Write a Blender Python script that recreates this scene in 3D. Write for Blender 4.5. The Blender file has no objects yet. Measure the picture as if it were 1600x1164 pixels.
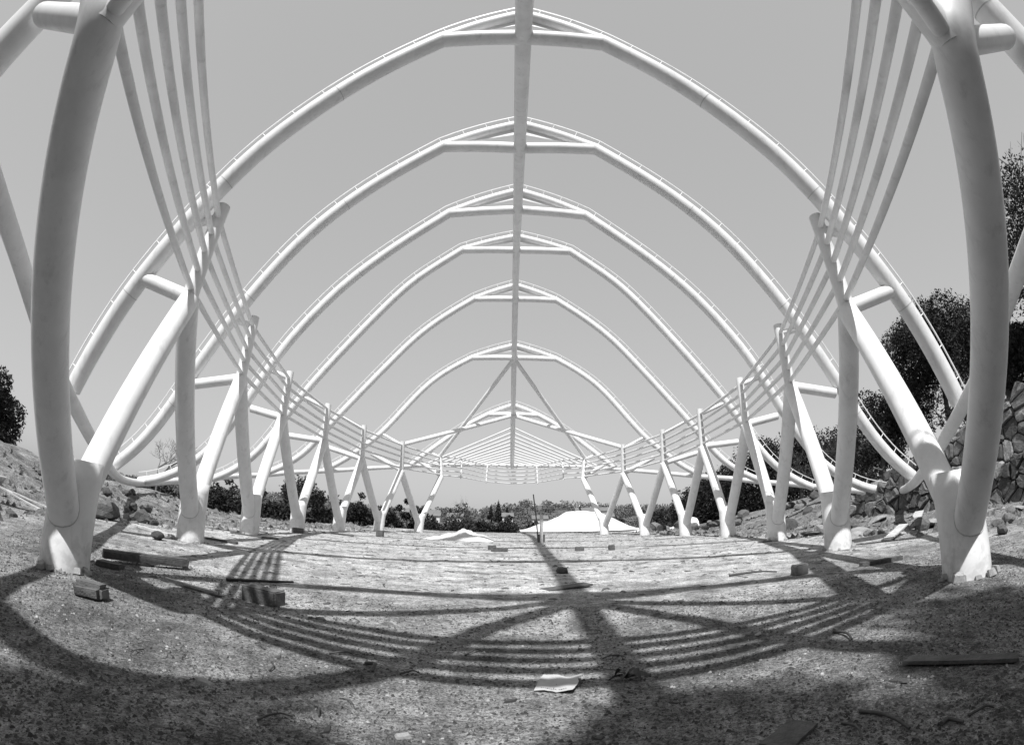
import bpy, bmesh, math, random
import numpy as np
from mathutils import Vector, Matrix, Quaternion, noise
random.seed(7); RNG = np.random.RandomState(7)
SC = bpy.context.scene
COL = SC.collection
U = 5.0          # one structural bay in metres

# ------------------------------------------------------------------ camera
cd = bpy.data.cameras.new('camera'); cam = bpy.data.objects.new('camera', cd); COL.objects.link(cam); SC.camera = cam
cd.type = 'PANO'; cd.panorama_type = 'FISHEYE_LENS_POLYNOMIAL'; cd.sensor_width = 36
cd.fisheye_fov = math.radians(180); cd.clip_start = .05; cd.clip_end = 6000
LA, LB, LC = 0.0011764705824777477, 1.8979780543994263e-10, -1.6157397609805248e-16
_r = np.linspace(0, 1040, 200); _t = LA*_r+LB*_r**3+LC*_r**5; _m = _r*36/1600
_k = np.linalg.lstsq(np.stack([_m, _m**2, _m**3, _m**4], 1), _t, rcond=None)[0]
cd.fisheye_polynomial_k0 = 0
for i in range(4): setattr(cd, 'fisheye_polynomial_k%d' % (i+1), -_k[i])
cd.shift_x = -(804.08-800)/1600; cd.shift_y = (557.06-582)/1164
cam.matrix_world = (Matrix.Translation((-0.0232*U, 0.16095*U, 0.1858*U)) @ Matrix.Rotation(-0.004658, 4, 'Z')
                    @ Matrix.Rotation(math.pi/2+0.30659, 4, 'X') @ Matrix.Rotation(0.01329, 4, 'Z'))

# ------------------------------------------------------------------ light
SUNV = Vector((.09, .60, -1)).normalized()
SKYK = 2.18
w = bpy.data.worlds.new('World'); SC.world = w; w.use_nodes = True
nt = w.node_tree; bg = nt.nodes['Background']
sky = nt.nodes.new('ShaderNodeTexSky'); sky.sky_type = 'NISHITA'; sky.sun_disc = False
sky.sun_elevation = math.asin(-SUNV.z); sky.sun_rotation = math.radians(180+8.5)
sky.dust_density = 2.0; sky.air_density = 1.0
bw = nt.nodes.new('ShaderNodeRGBToBW')
pw = nt.nodes.new('ShaderNodeMath'); pw.operation = 'POWER'; pw.inputs[1].default_value = 0.24
nt.links.new(sky.outputs[0], bw.inputs[0]); nt.links.new(bw.outputs[0], pw.inputs[0]); mu = nt.nodes.new('ShaderNodeMath'); mu.operation = 'MULTIPLY'; mu.inputs[1].default_value = SKYK; nt.links.new(pw.outputs[0], mu.inputs[0]); nt.links.new(mu.outputs[0], bg.inputs[0])
bg.inputs[1].default_value = 0.15
sl = bpy.data.lights.new('sun', 'SUN'); sun = bpy.data.objects.new('sun', sl); COL.objects.link(sun)
sl.energy = 5.0; sl.angle = math.radians(0.7); sl.color = (1, 1, 1)
sun.rotation_euler = SUNV.to_track_quat('-Z', 'Y').to_euler()
SC.view_settings.view_transform = 'Standard'; SC.view_settings.look = 'None'
SC.view_settings.exposure = 0.38; SC.view_settings.gamma = 1; SC.view_settings.use_curve_mapping = False
SC.cycles.max_bounces = 6; SC.cycles.diffuse_bounces = 3

# ------------------------------------------------------------------ materials (the photograph is black and white)
def mat(name, base, rough=.8, var=.0, scale=4., bump=0., bscale=40., dark=None, spec=.5, fine=None, transl=0):
    m = bpy.data.materials.new(name); m.use_nodes = True; n = m.node_tree; b = n.nodes['Principled BSDF']
    b.inputs['Roughness'].default_value = rough; b.inputs['Specular IOR Level'].default_value = spec
    tc = n.nodes.new('ShaderNodeTexCoord')
    if var or dark is not None:
        ns = n.nodes.new('ShaderNodeTexNoise'); ns.inputs['Scale'].default_value = scale; ns.inputs['Detail'].default_value = 8; ns.inputs['Roughness'].default_value = .65
        n.links.new(tc.outputs['Object'], ns.inputs['Vector'])
        cr = n.nodes.new('ShaderNodeValToRGB'); cr.color_ramp.elements[0].position = .32; cr.color_ramp.elements[1].position = .68
        lo = base*(1-var) if dark is None else dark; hi = base*(1+var)
        cr.color_ramp.elements[0].color = (lo, lo, lo, 1); cr.color_ramp.elements[1].color = (hi, hi, hi, 1)
        n.links.new(ns.outputs['Fac'], cr.inputs[0]); n.links.new(cr.outputs[0], b.inputs['Base Color'])
    else:
        b.inputs['Base Color'].default_value = (base, base, base, 1)
    if bump:
        nb = n.nodes.new('ShaderNodeTexNoise'); nb.inputs['Scale'].default_value = bscale; nb.inputs['Detail'].default_value = 6
        n.links.new(tc.outputs['Object'], nb.inputs['Vector'])
        bp = n.nodes.new('ShaderNodeBump'); bp.inputs['Strength'].default_value = min(1, bump); bp.inputs['Distance'].default_value = .02*max(1, bump)
        n.links.new(nb.outputs['Fac'], bp.inputs['Height']); n.links.new(bp.outputs[0], b.inputs['Normal'])
    return m
def steel_mat():
    m = bpy.data.materials.new('white_paint'); m.use_nodes = True; n = m.node_tree; b = n.nodes['Principled BSDF']
    b.inputs['Roughness'].default_value = .42; b.inputs['Specular IOR Level'].default_value = .45
    ge = n.nodes.new('ShaderNodeNewGeometry')
    n1 = n.nodes.new('ShaderNodeTexNoise'); n1.inputs['Scale'].default_value = 1.6; n1.inputs['Detail'].default_value = 7; n1.inputs['Roughness'].default_value = .7
    n.links.new(ge.outputs['Position'], n1.inputs['Vector'])
    c1 = n.nodes.new('ShaderNodeValToRGB'); c1.color_ramp.elements[0].position = .35; c1.color_ramp.elements[1].position = .62
    c1.color_ramp.elements[0].color = (.60, .60, .60, 1); c1.color_ramp.elements[1].color = (.70, .70, .70, 1)
    n.links.new(n1.outputs['Fac'], c1.inputs[0])
    n2 = n.nodes.new('ShaderNodeTexNoise'); n2.inputs['Scale'].default_value = 1; n2.inputs['Detail'].default_value = 7; n2.inputs['Roughness'].default_value = .7
    mp = n.nodes.new('ShaderNodeMapping'); mp.inputs['Scale'].default_value = (7, 7, 1.1); n.links.new(ge.outputs['Position'], mp.inputs[0]); n.links.new(mp.outputs[0], n2.inputs['Vector'])
    c2 = n.nodes.new('ShaderNodeValToRGB'); c2.color_ramp.elements[0].position = .30; c2.color_ramp.elements[1].position = .46
    c2.color_ramp.elements[0].color = (.62, .62, .62, 1); c2.color_ramp.elements[1].color = (1, 1, 1, 1)
    n.links.new(n2.outputs['Fac'], c2.inputs[0])
    # splashed soil on the lowest half metre
    sp = n.nodes.new('ShaderNodeSeparateXYZ'); n.links.new(ge.outputs['Position'], sp.inputs[0])
    mr = n.nodes.new('ShaderNodeMapRange'); mr.inputs[1].default_value = 0.; mr.inputs[2].default_value = .5; mr.inputs[3].default_value = .80; mr.inputs[4].default_value = 1
    n.links.new(sp.outputs[2], mr.inputs[0])
    n3 = n.nodes.new('ShaderNodeTexNoise'); n3.inputs['Scale'].default_value = 9; n3.inputs['Detail'].default_value = 6; n.links.new(ge.outputs['Position'], n3.inputs['Vector'])
    ad = n.nodes.new('ShaderNodeMath'); ad.operation = 'ADD'; ad.use_clamp = True; n.links.new(mr.outputs[0], ad.inputs[0])
    c3 = n.nodes.new('ShaderNodeMapRange'); c3.inputs[1].default_value = .4; c3.inputs[2].default_value = .6; c3.inputs[3].default_value = 0; c3.inputs[4].default_value = .25
    n.links.new(n3.outputs['Fac'], c3.inputs[0]); n.links.new(c3.outputs[0], ad.inputs[1])
    m1 = n.nodes.new('ShaderNodeMixRGB'); m1.blend_type = 'MULTIPLY'; m1.inputs[0].default_value = .5
    n.links.new(c1.outputs[0], m1.inputs[1]); n.links.new(c2.outputs[0], m1.inputs[2])
    m2 = n.nodes.new('ShaderNodeMixRGB'); m2.blend_type = 'MULTIPLY'; m2.inputs[0].default_value = 1
    n.links.new(m1.outputs[0], m2.inputs[1]); n.links.new(ad.outputs[0], m2.inputs[2])
    n.links.new(m2.outputs[0], b.inputs['Base Color'])
    bp = n.nodes.new('ShaderNodeBump'); bp.inputs['Strength'].default_value = .12; bp.inputs['Distance'].default_value = .01
    n.links.new(n1.outputs['Fac'], bp.inputs['Height']); n.links.new(bp.outputs[0], b.inputs['Normal'])
    return m
PAINT = steel_mat()
GUS = mat('plate_paint', .6, .5, .08, 3)
WELD = mat('weld', .42, .6, .2, 60)
CONC = mat('concrete', .34, .9, .25, 9, .6, 60)
CONCD = mat('darkened_concrete', .10, .9, .3, 9, .7, 60)  # tone set low for the shadow over the near left block
STONE = [mat('wall_stone_%s' % k, v, .9, .4, 7, 1.0, 25) for k, v in (('light', .22), ('mid', .13), ('grey', .09), ('dark', .055))]
MORTAR = mat('mortar', .08, .95, .3, 6, 1, 30)
WOOD = mat('old_wood', .07, .8, .4, 14, .6, 50)
WOODL = mat('pale_wood', .42, .8, .25, 14, .4, 50)
BARK = mat('bark', .07, .9, .3, 10, .8, 40)
TWIG = mat('pale_twig', .12, .9, .2, 10)
LEAF = [mat('leaves_%s' % k, v, .7, .5, 3, spec=.2) for k, v in (('dark', .016), ('mid', .026), ('light', .05))]
FARLEAF = mat('far_leaves', .11, .9, .5, .12, spec=.1)  # pale tone stands in for distance haze as well as winter foliage
SHEET = mat('plastic_sheet', .66, .45, .03, 2)
CLOTH = mat('crumpled_cloth', .52, .6, .12, 3, .4, 14)
PAPER = mat('paper', .40, .8, .12, 10, .2, 40)
INK = mat('ink', .03, .8)
DRY = mat('dry_leaf', .045, .6, .4, 30)
DARK = mat('black_feathers', .012, .6)
HOUSE = mat('house_wall', .55, .9, .1, 1)
ROOF = mat('house_roof', .13, .9, .2, 1)
def ground_mat():
    m = bpy.data.materials.new('ground_soil'); m.use_nodes = True; n = m.node_tree; b = n.nodes['Principled BSDF']; L = n.links.new
    b.inputs['Roughness'].default_value = .95; b.inputs['Specular IOR Level'].default_value = .25
    ge = n.nodes.new('ShaderNodeNewGeometry'); sp = n.nodes.new('ShaderNodeSeparateXYZ'); L(ge.outputs['Position'], sp.inputs[0])
    def noi(s, d=8, r=.6):
        x = n.nodes.new('ShaderNodeTexNoise'); x.inputs['Scale'].default_value = s; x.inputs['Detail'].default_value = d; x.inputs['Roughness'].default_value = r
        L(ge.outputs['Position'], x.inputs['Vector']); return x.outputs['Fac']
    def ramp(f, p0, v0, p1, v1):
        x = n.nodes.new('ShaderNodeMapRange'); x.inputs[1].default_value = p0; x.inputs[2].default_value = p1; x.inputs[3].default_value = v0; x.inputs[4].default_value = v1
        L(f, x.inputs[0]); return x.outputs[0]
    def mth(op, a, c):
        x = n.nodes.new('ShaderNodeMath'); x.operation = op
        for i, v in enumerate((a, c)):
            if isinstance(v, (int, float)): x.inputs[i].default_value = v
            else: L(v, x.inputs[i])
        return x.outputs[0]
    # clean swept screed towards the middle and back, trodden gravel and soil at the front and the sides
    big = noi(.45, 5)
    yy = mth('ADD', sp.outputs[1], ramp(big, .3, -2.2, .7, 2.2))
    ax = mth('ABSOLUTE', sp.outputs[0], 0)
    yy2 = mth('SUBTRACT', yy, mth('MULTIPLY', ax, .25))
    clean = ramp(yy2, 3.2, 0, 9., 1)
    side = ramp(mth('ADD', ax, ramp(noi(.8, 4), .3, -1.2, .7, 1.2)), 8.2, 1, 10.5, 0)
    clean = mth('MULTIPLY', clean, side)
    base = ramp(clean, 0, .225, 1, .365)
    st = n.nodes.new('ShaderNodeTexNoise'); st.inputs['Scale'].default_value = 1; st.inputs['Detail'].default_value = 6
    mp = n.nodes.new('ShaderNodeMapping'); mp.inputs['Scale'].default_value = (.35, 2.2, 1); L(ge.outputs['Position'], mp.inputs[0]); L(mp.outputs[0], st.inputs['Vector'])
    base = mth('MULTIPLY', base, ramp(st.outputs['Fac'], .33, .86, .66, 1.08))
    base = mth('MULTIPLY', base, ramp(noi(2.4, 9, .7), .34, .58, .64, 1.3))
    base = mth('MULTIPLY', base, ramp(noi(38, 4, .7), .38, .5, .6, 1.4))
    pt = noi(1.1, 7, .75); base = mth('MULTIPLY', base, ramp(pt, .36, .55, .56, 1.12))
    base = mth('MULTIPLY', base, ramp(noi(9, 7, .8), .36, .6, .56, 1.15))
    spk = ramp(noi(95, 2), .36, .0, .44, 1)                     # dark grains
    base = mth('MULTIPLY', base, mth('MAXIMUM', spk, ramp(clean, 0, .28, 1, .8)))
    spl = ramp(noi(60, 2), .66, 0, .70, 1)                      # pale chips
    base = mth('ADD', base, mth('MULTIPLY', spl, ramp(clean, 0, .16, 1, .05)))
    # narrow cast joints across the floor
    cb = n.nodes.new('ShaderNodeCombineXYZ'); L(base, cb.inputs[0]); L(base, cb.inputs[1]); L(base, cb.inputs[2])
    L(cb.outputs[0], b.inputs['Base Color'])
    bp = n.nodes.new('ShaderNodeBump'); bp.inputs['Strength'].default_value = .9; L(ramp(clean, 0, .035, 1, .010), bp.inputs['Distance'])
    hh = mth('ADD', mth('MULTIPLY', noi(30, 6, .7), 1.), mth('MULTIPLY', noi(110, 3), .5)); L(hh, bp.inputs['Height']); L(bp.outputs[0], b.inputs['Normal'])
    return m
GROUND = ground_mat()
FARG = mat('far_ground', .07, .95, .4, .02)

# ------------------------------------------------------------------ helpers
def link(name, me, m=None, parent=None, smooth=True):
    if isinstance(me, bmesh.types.BMesh):
        bm = me; me = bpy.data.meshes.new(name); bm.to_mesh(me); bm.free()
    if m and not me.materials: me.materials.append(m)
    if smooth and len(me.polygons): me.polygons.foreach_set('use_smooth', [True]*len(me.polygons))
    o = bpy.data.objects.new(name, me); COL.objects.link(o)
    if parent:
        o.parent = parent; o.matrix_parent_inverse = parent.matrix_world.inverted() if False else Matrix.Translation(-Vector(parent.location))
    return o
def tag(o, label, cat, group=None, kind=None):
    if label: o['label'] = label
    if cat: o['category'] = cat
    if group: o['group'] = group
    if kind: o['kind'] = kind
    return o
def thing(name, loc, label, cat, group=None):
    o = bpy.data.objects.new(name, None); COL.objects.link(o); o.location = loc; o.empty_display_size = .2
    return tag(o, label, cat, group)
def W(X, Z, H): return Vector((X*U, Z*U, H*U))
def tube(pts, r, seg=16, caps=True, bm=None):
    pts = [Vector(p) for p in pts]; n = len(pts); bm = bm or bmesh.new()
    if isinstance(r, (int, float)): r = [r]*n
    up = None; rings = []
    for i, p in enumerate(pts):
        t = (pts[min(i+1, n-1)]-pts[max(i-1, 0)]).normalized()
        if up is None:
            a = Vector((0, 0, 1)) if abs(t.z) < .9 else Vector((1, 0, 0)); up = (a-t*a.dot(t)).normalized()
        else: up = (up-t*up.dot(t)).normalized()
        s = t.cross(up)
        rings.append([bm.verts.new(p+(up*math.cos(2*math.pi*k/seg)+s*math.sin(2*math.pi*k/seg))*r[i]) for k in range(seg)])
    for a, b in zip(rings, rings[1:]):
        for k in range(seg): bm.faces.new((a[k], a[(k+1) % seg], b[(k+1) % seg], b[k]))
    if caps:
        for ring, f in ((rings[0], -1), (rings[-1], 1)):
            c2 = [bm.verts.new(v.co.copy()) for v in ring]
            fc = bm.faces.new(c2 if f > 0 else c2[::-1]); fc.smooth = False
    return bm
def T(name, pts, r, parent, seg=16, m=None):
    o = link(name, tube(pts, r, seg), m or PAINT, parent)
    return o
def catmull(pts, n=6):
    P = [np.array(p, float) for p in pts]; P = [2*P[0]-P[1]]+P+[2*P[-1]-P[-2]]; out = []
    for i in range(1, len(P)-2):
        for k in range(n):
            t = k/n; a, b, c, d = P[i-1:i+3]
            out.append(.5*((2*b)+(-a+c)*t+(2*a-5*b+4*c-d)*t*t+(-a+3*b-3*c+d)*t**3))
    out.append(P[-2]); return out
def boxbm(sx, sy, sz, bev=.0, jit=0, seed=0, bm=None, mat4=None):
    own = bm is None; b2 = bmesh.new(); bmesh.ops.create_cube(b2, size=1)
    for v in b2.verts: v.co = Vector((v.co.x*sx, v.co.y*sy, v.co.z*sz))
    if bev: bmesh.ops.bevel(b2, geom=b2.edges[:], offset=bev, segments=2, affect='EDGES')
    if jit:
        rr = random.Random(seed)
        for v in b2.verts: v.co += Vector((rr.uniform(-1, 1), rr.uniform(-1, 1), rr.uniform(-1, 1)))*jit
    if mat4 is not None: b2.transform(mat4)
    if own: return b2
    me = bpy.data.meshes.new('t'); b2.to_mesh(me); b2.free(); bm.from_mesh(me); bpy.data.meshes.remove(me); return bm

# ------------------------------------------------------------------ terrain
def ip(v, a, b): return float(np.interp(v, a, b))
def flat(y): return ip(y, [-20, 0, 5, 10, 15, 20, 25, 30, 35, 42], [-.2, -.15, -.13, -.045, -.015, .03, .045, .045, .065, .065])
def sst(a, b, x):
    t = min(1, max(0, (x-a)/(b-a))); return t*t*(3-2*t)
def walltop(y): return ip(y, [4, 6, 9, 10.4, 13, 15.6, 19], [3.3, 3.2, 3.0, 2.7, 2.3, 1.25, .6])
def height(x, y):
    z = flat(y)
    z -= 3.2*sst(42.5, 56, y+max(0, abs(x)-9)*.25)
    if x > 11:
        if y < 19: hb = walltop(max(4, y)); z += (hb+(x-13)*.28)*sst(12.75, 13.0, x) if x > 12.7 else .25*sst(11, 12.7, x)
        hh = ip(y, [17, 24, 32, 41, 55], [1.9, 1.5, .97, .35, -.6]); k = sst(17.5, 20, y)
        if y >= 17.5: z = z*(1-k)+k*(flat(y)+(hh+(x-16)*.1)*sst(10.5, 16.5, x)-3.0*sst(44, 58, y))
    if x < -10:
        hh = ip(y, [-5, 4, 8, 12, 15, 17.6, 19.5, 23.5, 28, 36], [.7, .8, 1.1, 1.15, .85, .78, .7, .2, 0, -.5])
        z += hh*sst(-10.8, -15.5, x)+.35*sst(-10.8, -12.2, x)*math.exp(-((y-9.5)/1.6)**2)
    rough = sst(8.3, 11.5, abs(x))*sst(60, 45, y)+.02
    nn = noise.fractal(Vector((x*.55, y*.55, 3.1)), .9, 2.1, 5)
    z += rough*(.10 if x > -10 else .24)*nn
    z += .012*noise.noise(Vector((x*1.7, y*1.7, 0)))+.006*noise.noise(Vector((x*6, y*6, 1)))
    return z
def axis(lo, hi, c, fine, grow):
    out = [c]; s = fine
    while out[-1] < hi: out.append(out[-1]+s); s *= grow
    a = [c]; s = fine
    while a[-1] > lo: a.append(a[-1]-s); s *= grow
    return sorted(set(out+a))
xs = axis(-60, 60, 0, .07, 1.018); ys = axis(-14, 130, 3.0, .06, 1.016)
verts = [(x, y, height(x, y)) for y in ys for x in xs]; nx = len(xs)
faces = [(j*nx+i, j*nx+i+1, (j+1)*nx+i+1, (j+1)*nx+i) for j in range(len(ys)-1) for i in range(nx-1)]
me = bpy.data.meshes.new('ground'); me.from_pydata(verts, [], faces); g = link('ground', me, GROUND); tag(g, None, None, kind='structure')
def gz(x, y): return height(x, y)
# valley floor out to the horizon, a few metres lower
bm = bmesh.new()
for a in ((-4000, 60, -3.6), (4000, 60, -3.6), (4000, 5000, -3.6), (-4000, 5000, -3.6)): bm.verts.new(a)
bm.verts.ensure_lookup_table(); bm.faces.new(bm.verts[:]); 
for a, b, c, d in ((-4000, -60, -4000, 60.), (60, 4000, -4000, 60.), (-60, 60, -4000, -14.)):
    vv = [bm.verts.new(p) for p in ((a, c, -3.6), (b, c, -3.6), (b, d, -3.6), (a, d, -3.6))]; bm.faces.new(vv)
tag(link('valley', bm, FARG), None, None, kind='structure')
# far hill
def hillz(x, y):
    t = (y-240)/160; sk = 6.5+4.5*math.exp(-((x-18)/28)**2)+1.5*math.sin(x*.03)+1.0*math.sin(x*.011+1)
    return -3.6+(sk+2.2)*sst(0, .6, t)*sst(1.6, .9, t)
hx = np.linspace(-420, 420, 100); hy = np.linspace(235, 500, 24)
vv = [(x, y, hillz(x, y)+noise.noise(Vector((x*.05, y*.05, 0)))*.8) for y in hy for x in hx]
ff = [(j*100+i, j*100+i+1, (j+1)*100+i+1, (j+1)*100+i) for j in range(23) for i in range(99)]
me = bpy.data.meshes.new('hill'); me.from_pydata(vv, [], ff); tag(link('hill', me, FARG), None, None, kind='structure')

# ------------------------------------------------------------------ the steel pavilion
PAV = thing('steel_pavilion', (0, 20, 0), 'white tubular steel pavilion frame with pointed arches rising over the bare site floor', 'pavilion')
bx = [.953, 1.275, 1.517, 1.619, 1.602, 1.457, 1.175]; db = [-.026, -.009, -.003, .006, .009, .009, .013]
jx = [.640, 1.088, 1.398, 1.576, 1.606, 1.536, 1.318, .966]; jz = [.480, 1.539, 2.537, 3.508, 4.497, 5.488, 6.484, 7.488]
jh = [.790, .796, .79, .777, .774, .75, .746, .782]
tx = [.565, 1.061, 1.389, 1.562, 1.593, 1.52, 1.304, .993]; tz = [.46, 1.564, 2.573, 3.535, 4.497, 5.453, 6.429, 7.521]
th = [1.10, 1.175, 1.145, 1.118, 1.11, 1.105, 1.10, 1.095]
RL, RS, RP, RA, RR = .0385*U, .0545*U, .0275*U, .034*U, .011*U
armx = [.93, 1.31, 1.67, 1.83, 1.95, 1.915, 1.70, 1.30]; armh = [.965, .875, .75, .835, .81, .855, .94, 1.0]
uarx = [.86, 1.19, 1.50, 1.73, 1.94, 1.775, 1.59, 1.16]; uarh = [1.12, 1.06, 1.12, 1.13, 1.20, 1.20, 1.19, 1.15]
uarx = [.93, 1.17, 1.47, 1.72, 1.86, 1.775, 1.58, 1.16]; uarh = [1.12, 1.07, 1.10, 1.12, 1.17, 1.18, 1.19, 1.13]
def mixp(a, b, t): return a*(1-t)+b*t
for s in (-1, 1):
    J = [W(s*jx[i], jz[i], jh[i]) for i in range(8)]; TP = [W(s*tx[i], tz[i], th[i]) for i in range(8)]
    for i in range(7):          # footings 1..7
        B = W(s*bx[i], i+1, db[i]); near = J[i]; far = J[i+1] if i < 7 else None
        foot = B+Vector((0, 0, .16*U if i == 0 else .12*U))
        # sleeve: cast round stub that widens towards the rear leg, cut off level at the top
        bm = bmesh.new(); seg = 28; rings = []
        ddir = (far-B); ddir = ddir/ddir.z
        hs = [-.03, .02, .06, .10, .15, .20, .238]
        for k, h in enumerate(hs):
            c = B+Vector((0, 0, h*U))+Vector((ddir.x, ddir.y, 0))*max(0, h-.03)*U*.30
            rr = RS*1.10
            rings.append([bm.verts.new(c+Vector((math.cos(2*math.pi*q/seg)*rr, math.sin(2*math.pi*q/seg)*rr, 0))) for q in range(seg)])
        inner = [bm.verts.new(v.co*1.0+(rings[-1][(q+seg//2) % seg].co-v.co)*.06) for q, v in enumerate(rings[-1])]
        low = [bm.verts.new(v.co-Vector((0, 0, .02*U))) for v in inner]
        for a, b in list(zip(rings, rings[1:]))+[(rings[-1], inner), (inner, low)]:
            for q in range(seg): bm.faces.new((a[q], a[(q+1) % seg], b[(q+1) % seg], b[q]))
        bm.faces.new(low)
        fs = link('footing_sleeve', bm, PAINT, PAV)
        # legs
        st = B+Vector((0, 0, .094*U)); dn = (near-st).normalized()
        st0 = st-dn*.012*U
        if i == 0:       # the entrance legs carry on past the head in a bend
            e_ = W(s*.80, .36, 1.22); q1 = near-dn*.05*U; q2 = near+(e_-near).normalized()*.05*U
            bend = [q1*(1-t)**2+near*2*t*(1-t)+q2*t*t for t in (0, .2, .4, .6, .8, 1)]
            T('raking_leg', [st0]+bend+[e_], RL, PAV, 28)
        else: T('raking_leg', [st0, near], RL, PAV, 28)
        stf = B+Vector((0, 0, .085*U)); df = (far-stf).normalized()
        T('raking_leg', [stf+df*.03*U, far], RL*.98, PAV, 28)
        # weld seam where the front leg meets the sleeve
        if i < 3:
            a0 = Vector((1, 0, 0)); a0 = (a0-dn*a0.dot(dn)).normalized(); a1 = dn.cross(a0); pts = []
            for q in range(61):
                an = 2*math.pi*q/60; p = st0+(a0*math.cos(an)+a1*math.sin(an))*RL; d = 0
                while d < 1.6:
                    w_ = p+dn*d; ax = B+Vector((ddir.x, ddir.y, 0))*max(0, (w_.z-B.z)/U-.03)*U*.30
                    if math.hypot(w_.x-ax.x, w_.y-ax.y) > RS*1.10: break
                    d += .008
                if d < 1.6 and (p+dn*d).z < B.z+.235*U: pts.append((q, p+dn*d))
            runs = []; 
            for q, p in pts:
                if runs and q-runs[-1][-1][0] == 1: runs[-1].append((q, p))
                else: runs.append([(q, p)])
            run = max(runs, key=len) if runs else []
            if len(run) > 4: link('weld_seam', tube([p for _, p in run], .007, 6), WELD, fs)
    for i in range(8):
        pv = (TP[i]-J[i]).normalized()
        T('post', [J[i]-pv*(.04 if i else 0)*U, TP[i]], [RP*1.12, RP*.98], PAV, 22)
        zz = i+.5
        T('bracket_arm', [J[i]+Vector((0, 0, .01*U)), W(s*armx[i], zz, armh[i])], RP*.98 if i else RP, PAV, 18)
        T('bracket_arm', [mixp(J[i], TP[i], .86), W(s*uarx[i], zz, uarh[i])], RP*.62, PAV, 14)
    # five side rails in every bay, fixed to the posts
    for i in range(7):
        for k in range(5):
            f = (.10, .29, .48, .67, .86)[k]
            a = mixp(J[i], TP[i], f); b = mixp(J[i+1], TP[i+1], f); mid = (a+b)/2
            sag = 0
            T('side_rail', [a, mid, b], RR, PAV, 12)
# arches -----------------------------------------------------------
prof = {
 -1: None,
 0: [(.30, 1.745), (.52, 1.69), (.72, 1.54), (.86, 1.30), (.95, 1.06), (1.0, .93), (1.05, .81)],
 1: [(.313, 1.905), (.58, 1.70), (.83, 1.47), (1.0, 1.285), (1.31, .875), (1.395, .75), (1.485, .60), (1.56, .465)],
 2: [(.421, 2.155), (.80, 1.88), (1.09, 1.62), (1.36, 1.29), (1.62, .92), (1.815, .63), (1.92, .50), (2.055, .37), (2.215, .262)],
 3: [(.495, 2.335), (.92, 2.01), (1.23, 1.74), (1.49, 1.45), (1.66, 1.23), (1.80, 1.0), (2.0, .70), (2.25, .44), (2.6, .262), (2.845, .208)],
 4: [(.488, 2.574), (.89, 2.275), (1.11, 2.05), (1.38, 1.74), (1.66, 1.41), (1.86, 1.165), (2.17, .74), (2.33, .575), (2.55, .43), (2.74, .348)],
 5: [(.437, 2.521), (.75, 2.31), (1.03, 2.08), (1.29, 1.80), (1.63, 1.42), (1.84, 1.185), (2.15, .82), (2.37, .655), (2.54, .57), (2.71, .50)],
 6: [(.509, 2.172), (.75, 2.035), (.98, 1.87), (1.18, 1.67), (1.48, 1.32), (1.68, 1.12), (2.05, .84), (2.24, .735), (2.31, .69)],
 7: [(.339, 1.669), (.60, 1.525), (.88, 1.335), (1.165, 1.115), (1.36, .96), (1.40, .913)]}
AH = [1.81, 2.086, 2.335, 2.548, 2.73, 2.698, 2.35, 1.814]; IH = [1.67, 1.913, 2.136, 2.365, 2.572, 2.523, 2.176, 1.669]
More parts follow.
